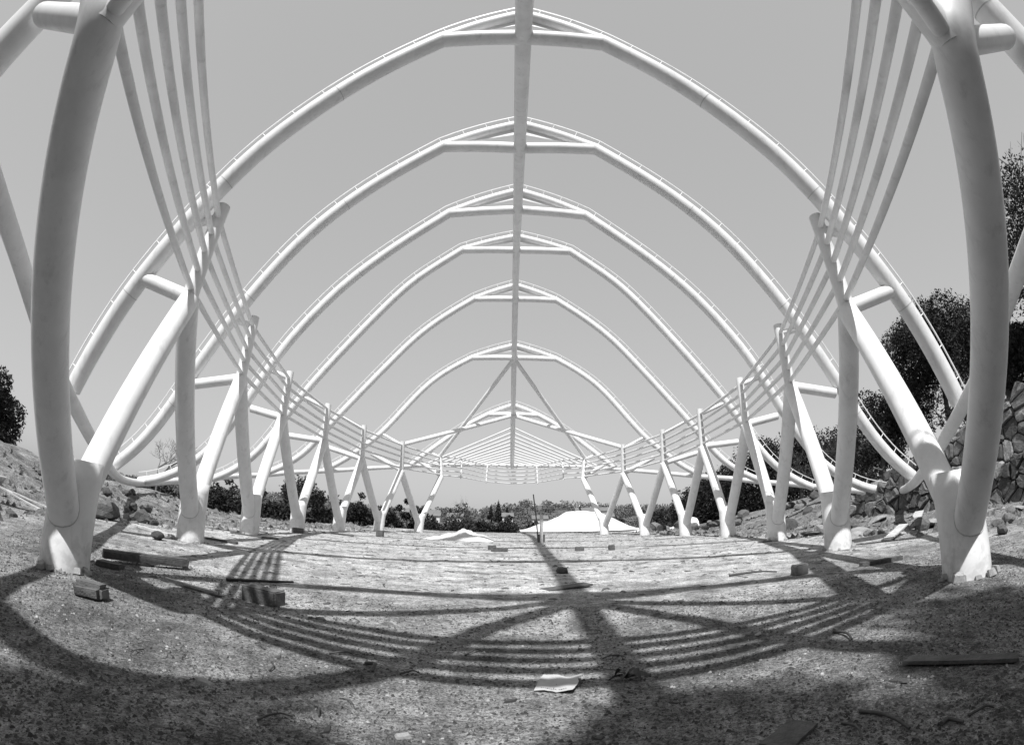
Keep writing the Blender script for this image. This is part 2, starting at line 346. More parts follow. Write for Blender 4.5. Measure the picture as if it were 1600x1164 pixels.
for k in range(8):
    Z = k+.5
    cp = np.array([(a, b) for a, b in catmull(prof[k], 8)]); sg = np.r_[0, np.cumsum(np.linalg.norm(np.diff(cp, axis=0), axis=1))]
    uu = np.linspace(0, sg[-1], 34); xx = np.interp(uu, sg, cp[:, 0]); hh = np.interp(uu, sg, cp[:, 1])
    for _ in range(2): xx[1:-1] = (xx[:-2]+2*xx[1:-1]+xx[2:])/4; hh[1:-1] = (hh[:-2]+2*hh[1:-1]+hh[2:])/4
    apex = (0, AH[k]-.012); kx, kh = xx[0], hh[0]
    sl0 = (hh[1]-hh[0])/(xx[1]-xx[0])
    raf = []
    for t in np.linspace(0, 1, 7)[:-1]:                     # hermite from the apex to the knee
        h00 = 2*t**3-3*t*t+1; h10 = t**3-2*t*t+t; h01 = -2*t**3+3*t*t; h11 = t**3-t*t
        ch = (kh-apex[1])/kx; raf.append((kx*t, h00*apex[1]+h10*kx*ch*.78+h01*kh+h11*kx*ch*1.3))
    full = [(a, b) for a, b in raf]+list(zip(xx, hh))
    for s in (-1, 1):
        rib = link('arch_rib', tube([W(s*a, Z, b) for a, b in full], [RA*.86]*len(raf)+[RA]*len(xx), 20), PAINT, PAV)
        # tie from the knee to the ridge
        link('tie_beam', tube([W(s*(kx+.012), Z, kh-.006), W(s*kx*.5, Z, (kh+IH[k])/2), W(0, Z, IH[k])], RA*.96, 20), PAINT, PAV)
        # tapering web plate under the rafter
        bm = bmesh.new(); pl = []
        for yy_ in (-.008, .008):
            top = [W(s*a, Z, b)+Vector((0, yy_, 0)) for a, b in raf+[(kx, kh)]]
            bot = W(0, Z, AH[k]-.46*(AH[k]-IH[k]))+Vector((0, yy_, 0))
            pl.append([bm.verts.new(v) for v in top+[bot]])
        bm.faces.new(pl[0]); bm.faces.new(pl[1][::-1])
        for q in range(len(pl[0])): bm.faces.new((pl[0][q], pl[1][q], pl[1][(q+1) % len(pl[0])], pl[0][(q+1) % len(pl[0])]))
        bmesh.ops.recalc_face_normals(bm, faces=bm.faces[:])
        link('gusset_plate', bm, GUS, rib, smooth=False)
        for q in (8, 17, 26):
            c = W(s*xx[q], Z, hh[q]); d_ = (W(s*xx[q+1], Z, hh[q+1])-c).normalized(); link('weld_seam', tube([c-d_*.008, c+d_*.008], RA*1.012, 20, False), WELD, rib)
        # membrane rail: a slim flat bar held off the rib by studs
        pts = np.array(full); d = np.gradient(pts, axis=0); nrm = np.stack([-d[:, 1], d[:, 0]], 1); nrm /= np.linalg.norm(nrm, axis=1)[:, None]
        off = pts+nrm*.070
        bm = bmesh.new(); prev = None; hw, ht = .012, .012
        for (a, b), nn in zip(off, nrm):
            c = W(s*a, Z, b); nv = Vector((s*nn[0], 0, nn[1]))
            ring = [bm.verts.new(c+Vector((0, sy*hw, 0))+nv*sz*ht) for sy, sz in ((-1, -1), (1, -1), (1, 1), (-1, 1))]
            if prev:
                for q in range(4): bm.faces.new((prev[q], prev[(q+1) % 4], ring[(q+1) % 4], ring[q]))
            prev = ring
        bmesh.ops.recalc_face_normals(bm, faces=bm.faces[:])
        mr = link('membrane_rail', bm, PAINT, rib, smooth=False)
        bm = bmesh.new(); acc = 0; seglen = np.r_[0, np.cumsum(np.linalg.norm(np.diff(pts, axis=0), axis=1))]
        step = .135; q = .05
        while q < seglen[-1]:
            a = np.array([np.interp(q, seglen, pts[:, 0]), np.interp(q, seglen, pts[:, 1])]); nn = np.array([np.interp(q, seglen, nrm[:, 0]), np.interp(q, seglen, nrm[:, 1])])
            e = a+nn*.069; a = a+nn*.028
            tube([W(s*a[0], Z, a[1]), W(s*e[0], Z, e[1])], .012, 6, True, bm); q += step
        so = link('stud', bm, PAINT, rib); so['kind'] = 'stuff'
# ridge ------------------------------------------------------------
rz = [-.4, .05]+[i+.5 for i in range(8)]+[8.0, 8.55, 9.1, 9.5]
rh = [1.15, 1.48]+IH+[1.49, 1.34, 1.23, 1.165]
ridge = [(0, a, b) for a, b in catmull([(a, b) for a, b in zip(rz, rh)], 5)]
link('ridge_beam', tube([W(*p) for p in ridge], .0335*U, 22), PAINT, PAV)
rz2 = [.05]+[i+.5 for i in range(8)]+[8.1]; rh2 = [1.52]+[h-.02 for h in AH]+[1.47]
link('ridge_top_beam', tube([W(0, a, b) for a, b in catmull(list(zip(rz2, rh2)), 5)], .026*U, 18), PAINT, PAV)
for k in range(8): T('ridge_strut', [W(0, k+.5, IH[k]), W(0, k+.5, AH[k]-.01)], .018*U, PAV, 12)
# eave -------------------------------------------------------------
eave = [(0, -.42, 1.15), (.45, -.28, 1.06), (.84, .08, .92), (1.06, .5, .80), (1.25, .9, .67), (1.43, 1.25, .52), (1.60, 1.62, .37), (1.86, 2.05, .255), (2.2, 2.5, .212), (2.56, 3.0, .19), (2.80, 3.5, .198),
        (2.86, 4.0, .26), (2.82, 4.5, .34), (2.80, 5.0, .42), (2.68, 5.5, .50), (2.50, 6.0, .60), (2.25, 6.5, .69), (1.88, 7.0, .80), (1.40, 7.5, .91), (1.05, 8.05, 1.00), (.62, 8.75, 1.09), (0, 9.5, 1.165)]
ev = catmull(eave, 6)
for s in (-1, 1): link('eave_beam', tube([W(s*p[0], p[1], p[2]) for p in ev], .0275*U, 20), PAINT, PAV)
def eave_at(z, far=True):
    a = [p for p in ev if (p[1] > 5) == far]; a = sorted(a, key=lambda p: p[1])
    zs = [p[1] for p in a]; return (float(np.interp(z, zs, [p[0] for p in a])), float(np.interp(z, zs, [p[2] for p in a])))
# fan rafters at both ends
for s in (-1, 1):
    for q in range(12):
        t = (q+.6)/12.3
        ra = W(0, 7.75+1.7*t, float(np.interp(7.75+1.7*t, rz, rh))); e = eave_at(7.62+1.82*t)
        T('end_rafter', [ra, W(s*e[0], 7.62+1.82*t, e[1]+.012)], .0095*U, PAV, 10)
    # diagonal braces
    T('diagonal_brace', [W(0, 6.5, IH[6]-.01), W(s*.993, 7.515, 1.07)], .0255*U, PAV, 18)
    T('diagonal_brace', [W(0, 7.5, IH[7]-.015), W(s*1.31, 6.44, 1.06)], .0265*U, PAV, 18)
    T('diagonal_brace', [W(0, .5, IH[0]-.01), W(s*.565, .465, 1.07)], .0255*U, PAV, 18)
    link('hip_rafter', tube([W(*p) for p in catmull([(0, .48, 1.66), (s*.20, .26, 1.46), (s*.33, .0, 1.28), (s*.56, -.09, 1.10), (s*.84, .08, .92)], 5)], .030*U, 18), PAINT, PAV)
# five rails round the far end (and the shorter entrance end)
for k in range(5):
    f = (.06, .29, .52, .75, .98)[k]
    for s in (-1, 1):
        a = mixp(W(s*jx[7], jz[7], jh[7]), W(s*tx[7], tz[7], th[7]-.03), f)
        pts = [tuple(a/U), (s*.73, 7.86+.12*f, .80+.30*f), (s*.40, 8.58+.33*f, .80+.30*f), (0, 8.93+.42*f, .80+.31*f)]
        link('end_rail', tube([Vector(p)*U for p in catmull(pts, 5)], .0085*U, 10), PAINT, PAV)
        a = mixp(W(s*jx[0], jz[0], jh[0]), W(s*tx[0], tz[0], th[0]-.03), f)
        pts = [tuple(a/U), (s*.44, .385+.03*f, .80+.31*f), (s*.22, .325+.06*f, .79+.31*f), (0, .305+.075*f, .79+.31*f)]
        link('end_rail', tube([Vector(p)*U for p in catmull(pts, 5)], RR*1.45, 12), PAINT, PAV)
for s in (-1, 1):
    for (x, z0_, dz) in ((.40, 8.58, .33), (.73, 7.86, .12)):
        T('baluster', [W(s*x, z0_, .795), W(s*x, z0_+dz, 1.105)], .009*U, PAV, 10)

# ------------------------------------------------------------------ stone retaining wall
WALL = thing('retaining_wall', (12.6, 11, 0), 'rough rubble stone retaining wall stepping down below the dark hillside trees', 'stone wall')
def clip(poly, p, n):
    out = []
    for i in range(len(poly)):
        a, b = poly[i], poly[(i+1) % len(poly)]; da = (a-p).dot(n); dbb = (b-p).dot(n)
        if da <= 0: out.append(a)
        if (da < 0) != (dbb < 0) and da != dbb: out.append(a+(b-a)*(da/(da-dbb)))
    return out
def wallx(v): return 12.25+.16*v
rr = random.Random(5); seeds = []
yv = 4.2
cell = .40
rows = int(3.6/(cell*.88))+2
for j in range(rows):
    u = 4.0+(j % 2)*.25
    while u < 19.4:
        uu = u+rr.uniform(-.2, .2); v = (j+.5)*cell*.88+rr.uniform(-.15, .15)
        seeds.append(Vector((uu, v))); u += cell*rr.uniform(.65, 1.75)
keep = [q for q in seeds if q.y < walltop(q.x)+.02]
for sd in keep:
    poly = [Vector((sd.x-.8, sd.y-.7)), Vector((sd.x+.8, sd.y-.7)), Vector((sd.x+.8, sd.y+.7)), Vector((sd.x-.8, sd.y+.7))]
    for o2 in seeds:
        if o2 is sd or abs(o2.x-sd.x) > 1.6 or abs(o2.y-sd.y) > 1.4: continue
        d = o2-sd; poly = clip(poly, sd+d*.5-d.normalized()*.014, d.normalized())
        if len(poly) < 3: break
    if len(poly) < 3: continue
    c = sum(poly, Vector((0, 0)))/len(poly); bulge = rr.uniform(.0, .14)
    pl = []
    for q in range(len(poly)):
        a, b = poly[q], poly[(q+1) % len(poly)]
        pl += [a+(b-a)*.10, a+(b-a)*.5+Vector((rr.uniform(-.03, .03), rr.uniform(-.03, .03))), a+(b-a)*.90]
    bm = bmesh.new(); R = []
    for dep, sc in ((-.12, 1.), (.02, 1.), (bulge, .80)):
        R.append([bm.verts.new((wallx(p.y)-dep-rr.uniform(0, .025)-WALL.location.x*0, (c+(p-c)*sc).x, max(-.25, (c+(p-c)*sc).y))) for p in pl])
    for a, b in zip(R, R[1:]):
        for q in range(len(pl)): bm.faces.new((a[q], a[(q+1) % len(pl)], b[(q+1) % len(pl)], b[q]))
    cv = bm.verts.new((wallx(c.y)-bulge-rr.uniform(-.02, .05), c.x, c.y))
    for q in range(len(pl)): bm.faces.new((R[-1][q], R[-1][(q+1) % len(pl)], cv))
    bmesh.ops.recalc_face_normals(bm, faces=bm.faces[:])
    link('stone', bm, rr.choice(STONE[1:]+STONE), WALL, smooth=False)
bm = bmesh.new(); prev = None
for y in np.arange(3.6, 19.8, .3):
    t = walltop(y)-.12; ring = [bm.verts.new(p) for p in ((wallx(-.4)+.05, y, -.4), (wallx(t)+.05, y, t), (wallx(t)+.9, y, t+.02), (wallx(t)+.9, y, -.4))]
    if prev:
        for q in range(4): bm.faces.new((prev[q], prev[(q+1) % 4], ring[(q+1) % 4], ring[q]))
    prev = ring
link('mortar_core', bm, MORTAR, WALL, smooth=False)

# ------------------------------------------------------------------ loose stones and slabs
def stone_mesh(seed, sx, sy, sz, sub=1):
    r2 = random.Random(seed); bm = bmesh.new(); bmesh.ops.create_icosphere(bm, subdivisions=sub, radius=.5)
    cuts = [Vector((r2.gauss(0, 1), r2.gauss(0, 1), r2.gauss(0, 1))).normalized() for _ in range(7)]
    for v in bm.verts:
        p = v.co.copy()
        for c in cuts:
            d = p.dot(c)-.34
            if d > 0: p -= c*d
        p += Vector((r2.uniform(-1, 1), r2.uniform(-1, 1), r2.uniform(-1, 1)))*.03
        v.co = Vector((p.x*sx, p.y*sy, p.z*sz))
    me = bpy.data.meshes.new('stone'); bm.to_mesh(me); bm.free(); return me
def where(x, y):
    side = 'left' if x < 0 else 'right'
    k = int(round(y/5)); nm = ('nearest', 'nearest', 'second', 'third', 'fourth', 'fifth', 'sixth', 'seventh', 'seventh', 'seventh')[max(0, min(9, k))]
    return 'beyond' if abs(x) > 7.5 else 'beside', nm+' '+side+' column'
SIZES = lambda s_: 'small' if s_ < .35 else ('middling' if s_ < .7 else 'large')
ROCKS = [stone_mesh(i, 1, .8+.3*random.random(), .55+.3*random.random(), 2) for i in range(8)]
SLABS = [stone_mesh(20+i, 1, .6+.3*random.random(), .16, 2) for i in range(5)]
def put(name, me, x, y, s, m, label, cat, group=None, rz_=None, tilt=.2, sink=.1, dz=0):
    if label and '@' in label: label = label.replace('@', '%s the %s' % where(x, y)).replace('#', SIZES(s))
    me2 = me.copy() if me.materials and me.materials[0] != m else me
    if me2 is not me: me2.materials.clear()
    o = link(name, me2, m, None, smooth=False)
    o.scale = (s, s, s); o.rotation_euler = (random.uniform(-tilt, tilt), random.uniform(-tilt, tilt), random.uniform(0, 6.3) if rz_ is None else rz_)
    hh_ = max(v.co.z for v in me.vertices)*s
    o.location = (x, y, gz(x, y)+hh_*(1-sink*2)+dz); return tag(o, label, cat, group)
rr = random.Random(11)
for i in range(34):                              # strip of broken slabs and stones at the foot of the wall
    x = rr.uniform(7.6, 12.0); y = rr.uniform(8.6, 15) if i % 3 else rr.uniform(6.5, 9.0); x = max(x, 7.3+.1*y)
    if i % 2: put('broken_slab', rr.choice(SLABS), x, y, rr.uniform(.45, 1.25), rr.choice(STONE[:2]), '# pale broken stone slab below the stone wall @', 'slab', 'broken slabs below the stone wall', tilt=.3)
    else: put('rubble_stone', rr.choice(ROCKS), x, y, rr.uniform(.22, .6), rr.choice(STONE), '# angular rubble stone below the stone wall @', 'stone', 'rubble stones below the stone wall', tilt=.5)
for i in range(26):                              # rocky bank on the right, further back
    x = rr.uniform(10.5, 16); y = rr.uniform(18.5, 34)
    put('bank_rock', rr.choice(ROCKS), x, y, rr.uniform(.35, 1.1), rr.choice(STONE[1:]), '# grey rock half buried in the earth bank @', 'rock', 'rocks in the right earth bank', tilt=.5, sink=.25)
for i in range(22):                              # left bank
    x = rr.uniform(-14.5, -8.6); y = rr.uniform(6.0, 17)
    put('bank_rock', rr.choice(ROCKS), x, y, rr.uniform(.2, .75), rr.choice(STONE[1:]), '# grey rock lying on the sandy bank @', 'rock', 'rocks on the left sandy bank', tilt=.5, sink=.2)
for i in range(16):
    x = rr.uniform(8.6, 14.5); y = rr.uniform(36, 43)
    put('rubble_heap_stone', rr.choice(ROCKS), x, y, rr.uniform(.4, 1.3), rr.choice(STONE[1:]), '# dark lump of rubble in the low spoil heap @', 'rubble', 'lumps of the far spoil heap', tilt=.5, sink=.25)
put('rock', ROCKS[2], -6.6, 9.15, .30, STONE[3], 'small dark rock beside the foot of the second left column', 'rock')
put('rock', ROCKS[5], -9.3, 10.4, 1.0, STONE[2], 'large angular rock with a dark side on the sandy bank between the first left columns', 'rock', tilt=.1)
put('rock', ROCKS[1], .85, 10.75, .30, STONE[3], 'fist sized dark rock on the thin metal strip in mid floor', 'rock')

# broken mortar collar round the near stubs
def chip_mesh(seed):
    r2 = random.Random(seed); bm = bmesh.new(); n = r2.choice((4, 5, 5, 6)); ang = sorted(r2.uniform(0, 6.28) for _ in range(n))
    ang = [2*math.pi*(q+r2.uniform(-.3, .3))/n for q in range(n)]
    A = [bm.verts.new((math.cos(a)*.5, math.sin(a)*.5*r2.uniform(.6, 1), 0)) for a in ang]; B = [bm.verts.new((v.co.x*.8, v.co.y*.8, r2.uniform(.35, .6))) for v in A]
    for q in range(n): bm.faces.new((A[q], A[(q+1) % n], B[(q+1) % n], B[q]))
    bm.faces.new(B); bm.faces.new(A[::-1]); me = bpy.data.meshes.new('chip'); bm.to_mesh(me); bm.free(); return me
CHIPS = [chip_mesh(i) for i in range(7)]
for i in range(4):
    for s in (-1, 1):
        bxx, byy = s*bx[i]*U, (i+1)*U; n = (15, 11, 7, 5)[i]
        for q in range(n):
            a = rr.uniform(math.pi*.85, math.pi*2.15); rad = RS+rr.uniform(.03, .10)
            o = put('mortar_chunk', rr.choice(CHIPS), bxx+math.cos(a)*rad, byy+math.sin(a)*rad, rr.uniform(.06, .15)*(1.15 if s > 0 else .85), CONC,
                    'pale broken mortar chunk at the foot of the %s %s column' % (('nearest', 'second', 'third', 'fourth')[i], 'left' if s < 0 else 'right'), 'mortar chunk', 'mortar chunks round the column feet', tilt=.25, sink=.45)

# ------------------------------------------------------------------ blocks, timbers and litter
def block(name, x, y, sx, sy, sz, rz_, m, label, cat, group=None, bev=.015, jit=.006, tilt=0., dz=0):
    o = link(name, boxbm(sx, sy, sz, bev, jit, hash((x, y)) % 99), m, None, smooth=False)
    o.location = (x, y, gz(x, y)+sz/2-.008+dz); o.rotation_euler = (tilt, 0, rz_); return tag(o, label, cat, group)
block('concrete_block', -3.60, 4.28, .31, .21, .15, .25, CONCD, 'concrete block coloured dark as in shadow on the ground before the nearest left column', 'block', bev=.035, jit=.012)  # its dark colour stands in for the shadow it lies in
block('concrete_block', -2.60, 5.86, .44, .22, .17, -.15, CONCD, 'flat dark concrete block lying beside the black bar on the left of the floor', 'block')
block('concrete_block', 4.0, 7.65, .24, .16, .16, .1, CONCD, 'small dark concrete block on the right floor in front of the second right column', 'block')
block('brick', -.42, 17.1, .5, .2, .13, .05, CONCD, 'flat brick lying across the middle of the floor below the crumpled cloth', 'brick', jit=.01)
block('brick', -.66, 18.0, .24, .16, .15, .3, CONCD, 'dark brick at the left end of the flat brick in mid floor', 'brick')
block('brick', 2.02, 17.4, .26, .16, .14, .1, CONCD, 'dark brick alone on the floor right of the ridge shadow', 'brick')
block('brick', 1.78, 17.5, .3, .14, .08, .05, CONC, 'pale half brick beside the dark brick right of the ridge shadow', 'brick')
block('brick', 3.35, 17.7, .55, .2, .12, .15, CONC, 'pale long brick on the right half of the floor', 'brick')
block('brick', 3.0, 17.3, .17, .2, .17, .15, CONCD, 'dark brick standing at the left end of the pale long brick', 'brick')
block('brick', -7.6, 18.9, .42, .25, .2, .2, CONCD, 'dark brick beside the foot of the fourth left column', 'brick')
block('brick', -5.55, 23.2, .3, .25, .28, .0, CONCD, 'dark upright block on the floor before the sixth left column', 'brick')
o = block('timber_beam', -4.62, 6.35, 1.2, .15, .115, .92, WOOD, 'thick dark timber beam lying behind the nearest left column', 'timber beam', bev=.01)
o.location.z += .045
block('timber_offcut', -4.7, 5.72, .34, .2, .07, .3, WOOD, 'short dark offcut under the near end of the timber beam', 'offcut')
def plank(name, p, q, wd, thk, m, label, cat='plank', group=None, dz=0, lift=0, bend=0):
    p = Vector((*p, 0)); q = Vector((*q, 0)); d = q-p; L_ = d.length; bm = bmesh.new(); bmesh.ops.create_grid(bm, x_segments=8, y_segments=2, size=.5)
    rr_ = random.Random(int(L_*1000))
    for v in bm.verts:
        e = abs(v.co.x) > .49
        v.co = Vector((v.co.x*L_+(rr_.uniform(-.03, .03)*min(1, L_) if e else 0), v.co.y*wd*(1-.12*rr_.random()), bend*(v.co.x**2)*L_))
    ret = bmesh.ops.extrude_face_region(bm, geom=bm.faces[:])
    for v in [g_ for g_ in ret['geom'] if isinstance(g_, bmesh.types.BMVert)]: v.co.z += thk
    bmesh.ops.recalc_face_normals(bm, faces=bm.faces[:])
    o = link(name, bm, m, None, smooth=False); c = (p+q)/2
    z1, z2 = gz(p.x, p.y), gz(q.x, q.y); o.location = (c.x, c.y, (z1+z2)/2+.004+dz); o.rotation_euler = (0, -math.atan2(z2-z1+lift, L_), math.atan2(d.y, d.x)); return tag(o, label, cat, group)
plank('plank', (2.22, 3.28), (2.60, 2.72), .12, .022, WOOD, 'dark weathered plank lying flat at the right foreground', dz=.01)
plank('plank', (.98, 2.72), (1.22, 2.90), .16, .02, WOOD, 'torn dark board at the bottom edge of the foreground')
plank('board', (.38, 8.45), (1.05, 8.75), .30, .025, WOOD, 'flat dark board lying where the arch shadows cross', 'board', lift=.04)
plank('metal_strip', (-.34, 11.9), (1.5, 11.15), .16, .012, CONC, 'long pale metal strip lying across the middle of the floor', 'metal strip')
plank('slat', (-3.95, 5.9), (-3.2, 5.75), .05, .02, WOODL, 'thin pale slat pointing away from the nearest left column', 'slat')
plank('slat', (-3.9, 5.78), (-3.0, 5.62), .03, .02, WOOD, 'thin dark slat lying against the pale slat', 'slat')
plank('plank', (9.9, 11.2), (11.4, 12.6), .3, .03, WOODL, 'pale plank on the rubble at the foot of the stone wall', dz=.25)
plank('plank', (7.4, 9.6), (8.6, 10.3), .26, .03, WOODL, 'pale plank tilted on stones behind the second right column', dz=.1, lift=.2)
plank('plank', (7.1, 10.6), (8.4, 10.4), .12, .08, WOOD, 'dark batten beside the foot of the second right column', 'batten')
plank('plank', (-10.4, 7.6), (-9.3, 8.3), .22, .03, WOODL, 'splintered pale plank on the left earth mound', dz=.25, lift=-.4)
plank('plank', (-10.8, 7.9), (-10.0, 7.7), .25, .03, WOODL, 'broken pale board end sticking up on the left mound', 'board', dz=.35, lift=.5)
plank('plank', (-9.9, 7.9), (-8.9, 8.9), .12, .03, WOODL, 'narrow pale plank sliding down the left mound', dz=.15, lift=-.3)
plank('plank', (-7.2, 10.9), (-5.9, 11.2), .14, .05, WOOD, 'dark batten between the second and third left columns', 'batten')
plank('plank', (-8.4, 10.5), (-7.0, 10.1), .16, .05, WOODL, 'pale batten at the foot of the sandy bank', 'batten')
plank('plank', (4.9, 7.3), (5.6, 7.1), .14, .06, WOOD, 'dark splintered wood in the hollow beside the nearest right column', 'plank')
for i in range(26):
    x = rr.uniform(6.5, 8.6)*rr.choice((-1, 1)); y = rr.uniform(14, 38); a = rr.uniform(-.4, .4); L_ = rr.uniform(.4, 1.6)
    plank('batten', (x, y), (x+L_*math.cos(a), y+L_*math.sin(a)), rr.uniform(.04, .12), .03, rr.choice((WOOD, WOOD, WOODL)), '%s thin batten in the litter beside the %s' % ('short' if L_ < 1 else 'long', where(x, y)[1]), 'batten', 'battens littered along the floor edges')
def stick(p, q, r, label, name='stick', m=None, bend=.1, up=.02, group=None, cat='stick'):
    p = Vector((p[0], p[1], gz(*p)+r+.002)); q = Vector((q[0], q[1], gz(*q)+r+.002)); d = q-p; n_ = Vector((-d.y, d.x, 0))
    pts = [p, p+d*.35+n_*bend+Vector((0, 0, up*.6)), p+d*.7+n_*bend*.6+Vector((0, 0, up)), q]
    return tag(link(name, tube([Vector(v) for v in catmull(pts, 4)], [r*(1-.03*i) for i in range(13)], 7), m or DRY, None), label, cat, group)
stick((-3.5, 6.62), (-2.9, 7.4), .022, 'straight black bar lying behind the flat concrete block', 'iron_bar', DARK, .0, 0, cat='bar')
stick((1.53, 2.86), (1.56, 2.52), .012, 'thick dark stick near the lower right corner', up=.01)
stick((2.36, 4.34), (2.33, 4.04), .014, 'short dark stick at the end of the right rail shadows')
stick((1.38, 2.80), (1.34, 2.58), .008, 'thin dark twig left of the thick stick in the lower right')
stick((-1.37, 4.41), (-1.22, 4.50), .008, 'thin dark stick in the left rail shadows', bend=0)
stick((-1.26, 3.0), (-1.13, 3.13), .007, 'thin dark twig on the sunlit patch at lower left')
stick((-.80, 4.14), (-.68, 4.20), .007, 'thin straight stick left of the paper', bend=0)
stick((-.43, 4.74), (-.33, 4.93), .008, 'small stick pointing up towards the rail shadows left of centre', bend=0)
stick((.05, 4.55), (.12, 4.56), .006, 'small dark stick just above the paper', bend=0)
stick((1.70, 2.46), (1.78, 2.40), .013, 'curved dark hook of bark near the right bottom corner', 'bark_hook', None, .5, .0, cat='bark')
stick((1.86, 2.44), (1.99, 2.40), .008, 'thin stick beside the curved hook of bark', bend=.0)
stick((3.2, 8.5), (3.9, 8.2), .02, 'long dark stick on the right in the shadow of the ridge braces')
stick((-1.06, 4.27), (-.97, 4.10), .016, 'curled dark leaf stalk in the shadow left of centre', 'curled_leaf', None, .25, .03, cat='leaf')
for i in range(70):
    y = 3.2+rr.random()**1.5*22; x = rr.uniform(-.85, .85)*min(6.5, 1.0+y*.62); a = rr.uniform(0, 6.28); L_ = rr.uniform(.06, .16)*(1+y*.06)
    stick((x, y), (x+L_*math.cos(a), y+L_*math.sin(a)), rr.uniform(.003, .006)*(1+y*.05), 'thin twig scattered on the %s part of the floor' % (('near', 'middle', 'far')[0 if y < 7 else (1 if y < 14 else 2)]+' '+('left', 'central', 'right')[0 if x < -.8 else (1 if x < .8 else 2)]), group='twigs scattered on the floor', bend=rr.uniform(-.2, .2), name='twig', cat='twig')
# paper with faint print
PP = thing('paper_sheet', (.19, 4.05, gz(.19, 4.05)+.01), 'torn pale sheet of paper with a faint line of print in the foreground', 'paper')
bm = bmesh.new(); NX, NY = 10, 7; c4 = [Vector((.035, 3.93)), Vector((.255, 3.84)), Vector((.345, 4.14)), Vector((.115, 4.27))]; G = []
for j in range(NY+1):
    for i in range(NX+1):
        u, v = i/NX, j/NY; p = c4[0]*(1-u)*(1-v)+c4[1]*u*(1-v)+c4[2]*u*v+c4[3]*(1-u)*v
        if j == 0 or i == NX: p += Vector((rr.uniform(-.008, .008), rr.uniform(-.01, .01)))
        z = gz(p.x, p.y)+.008+.02*max(0, u-.6)*2.5*u+.010*math.sin(5*u+3*v)**2; G.append(bm.verts.new((p.x, p.y, z)))
for j in range(NY):
    for i in range(NX): bm.faces.new((G[j*(NX+1)+i], G[j*(NX+1)+i+1], G[(j+1)*(NX+1)+i+1], G[(j+1)*(NX+1)+i]))
link('sheet', bm, PAPER, PP)
bm = bmesh.new(); rq = random.Random(3)
for i in range(15):
    u = .12+i*.052; v = .13+.01*math.sin(i); p = c4[0]*(1-u)*(1-v)+c4[1]*u*(1-v)+c4[2]*u*v+c4[3]*(1-u)*v; z = gz(p.x, p.y)+.0105+.02*max(0, u-.6)*2.5*u+.010*math.sin(5*u+3*v)**2
    if rq.random() < .25: continue
    wq = rq.uniform(.003, .005); hq = rq.uniform(.0025, .005)
    bm.faces.new([bm.verts.new((p.x+a*wq, p.y+b*hq+a*-.002, z+.001)) for a, b in ((-1, -1), (1, -1), (1, 1), (-1, 1))])
link('print', bm, INK, PP, smooth=False)
# flat scraps, bark and leaf pieces
for i in range(60):
    y = 2.9+rr.random()**1.4*9; x = rr.uniform(-1, 1)*min(5.5, .8+y*.6); sc_ = rr.uniform(.03, .09)*(1+y*.04); dk = rr.random() < .7
    o = put('scrap', rr.choice(CHIPS), x, y, sc_, DRY if dk else CONC, '%s flat scrap on the %s part of the near ground' % ('dark' if dk else 'pale', 'left' if x < -.8 else ('middle' if x < .8 else 'right')), 'scrap', 'flat scraps on the near ground', tilt=.15, sink=.2)
    o.scale = (sc_*rr.uniform(.7, 1.8), sc_*rr.uniform(.5, 1), sc_*.25); o.location.z = gz(x, y)+.002
# big dried leaf
LF = thing('dried_leaf', (.62, 4.05, gz(.62, 4.05)), 'large curled dried leaf with a long stalk right of the paper', 'leaf')
for q, (a, L_) in enumerate(((-2.9, .12), (-2.0, .10), (-.9, .13), (-.2, .16), (.5, .13), (2.3, .10))):
    bm = bmesh.new(); prev = None
    for t in np.linspace(0, 1, 7):
        c = Vector((.62+math.cos(a)*L_*t, 4.07+math.sin(a)*L_*.7*t, gz(.62, 4.05)+.02+.05*math.sin(math.pi*t)*(.5+.3*(q % 3)))); wd = .028*math.sin(math.pi*min(1, t*.9+.08))+.001
        n_ = Vector((-math.sin(a), math.cos(a), .5)).normalized(); v = [bm.verts.new(c+n_*wd), bm.verts.new(c+Vector((0, 0, -.012))), bm.verts.new(c-n_*wd)]
        if prev: bm.faces.new((prev[0], prev[1], v[1], v[0])); bm.faces.new((prev[1], prev[2], v[2], v[1]))
        prev = v
    link('leaf_lobe', bm, DRY, LF)
link('stalk', tube([(.62, 4.08, gz(.62, 4.08)+.04), (.56, 4.20, gz(.56, 4.2)+.04), (.49, 4.30, gz(.49, 4.3)+.02)], [.005, .004, .003], 6), DRY, LF)
# ground litter, thousands of grains nobody could count
bm_v, bm_f = [], []
def scatter(n, fy, fx, smin, smax, flatness, seed):
    r2 = np.random.RandomState(seed); V, F = [], []
    for i in range(n):
        y = fy(r2); x = fx(r2, y); s = smin+(smax-smin)*r2.rand()**3; z = gz(x, y); a = r2.rand()*6.28; e = .4+.6*r2.rand(); k = len(V)
        ca, sa = math.cos(a), math.sin(a)
        for (px, py, pz) in ((-1, -.7*e, 0), (1, -.6*e, 0), (.8, .8*e, 0), (-.7, .6*e, 0), (-.4, -.2*e, flatness*(.5+r2.rand())), (.5, .1*e, flatness*(.5+r2.rand()))):
            V.append((x+(px*ca-py*sa)*s, y+(px*sa+py*ca)*s, z-.002+pz*s))
        F += [(k, k+1, k+5, k+4), (k+1, k+2, k+5), (k+2, k+3, k+4, k+5), (k+3, k, k+4)]
    me = bpy.data.meshes.new('litter'); me.from_pydata(V, [], F); return me
near = lambda r2: 2.0+5.0*r2.rand()**1.3
wide = lambda r2, y: (r2.rand()*2-1)*(1.4+y*.95)
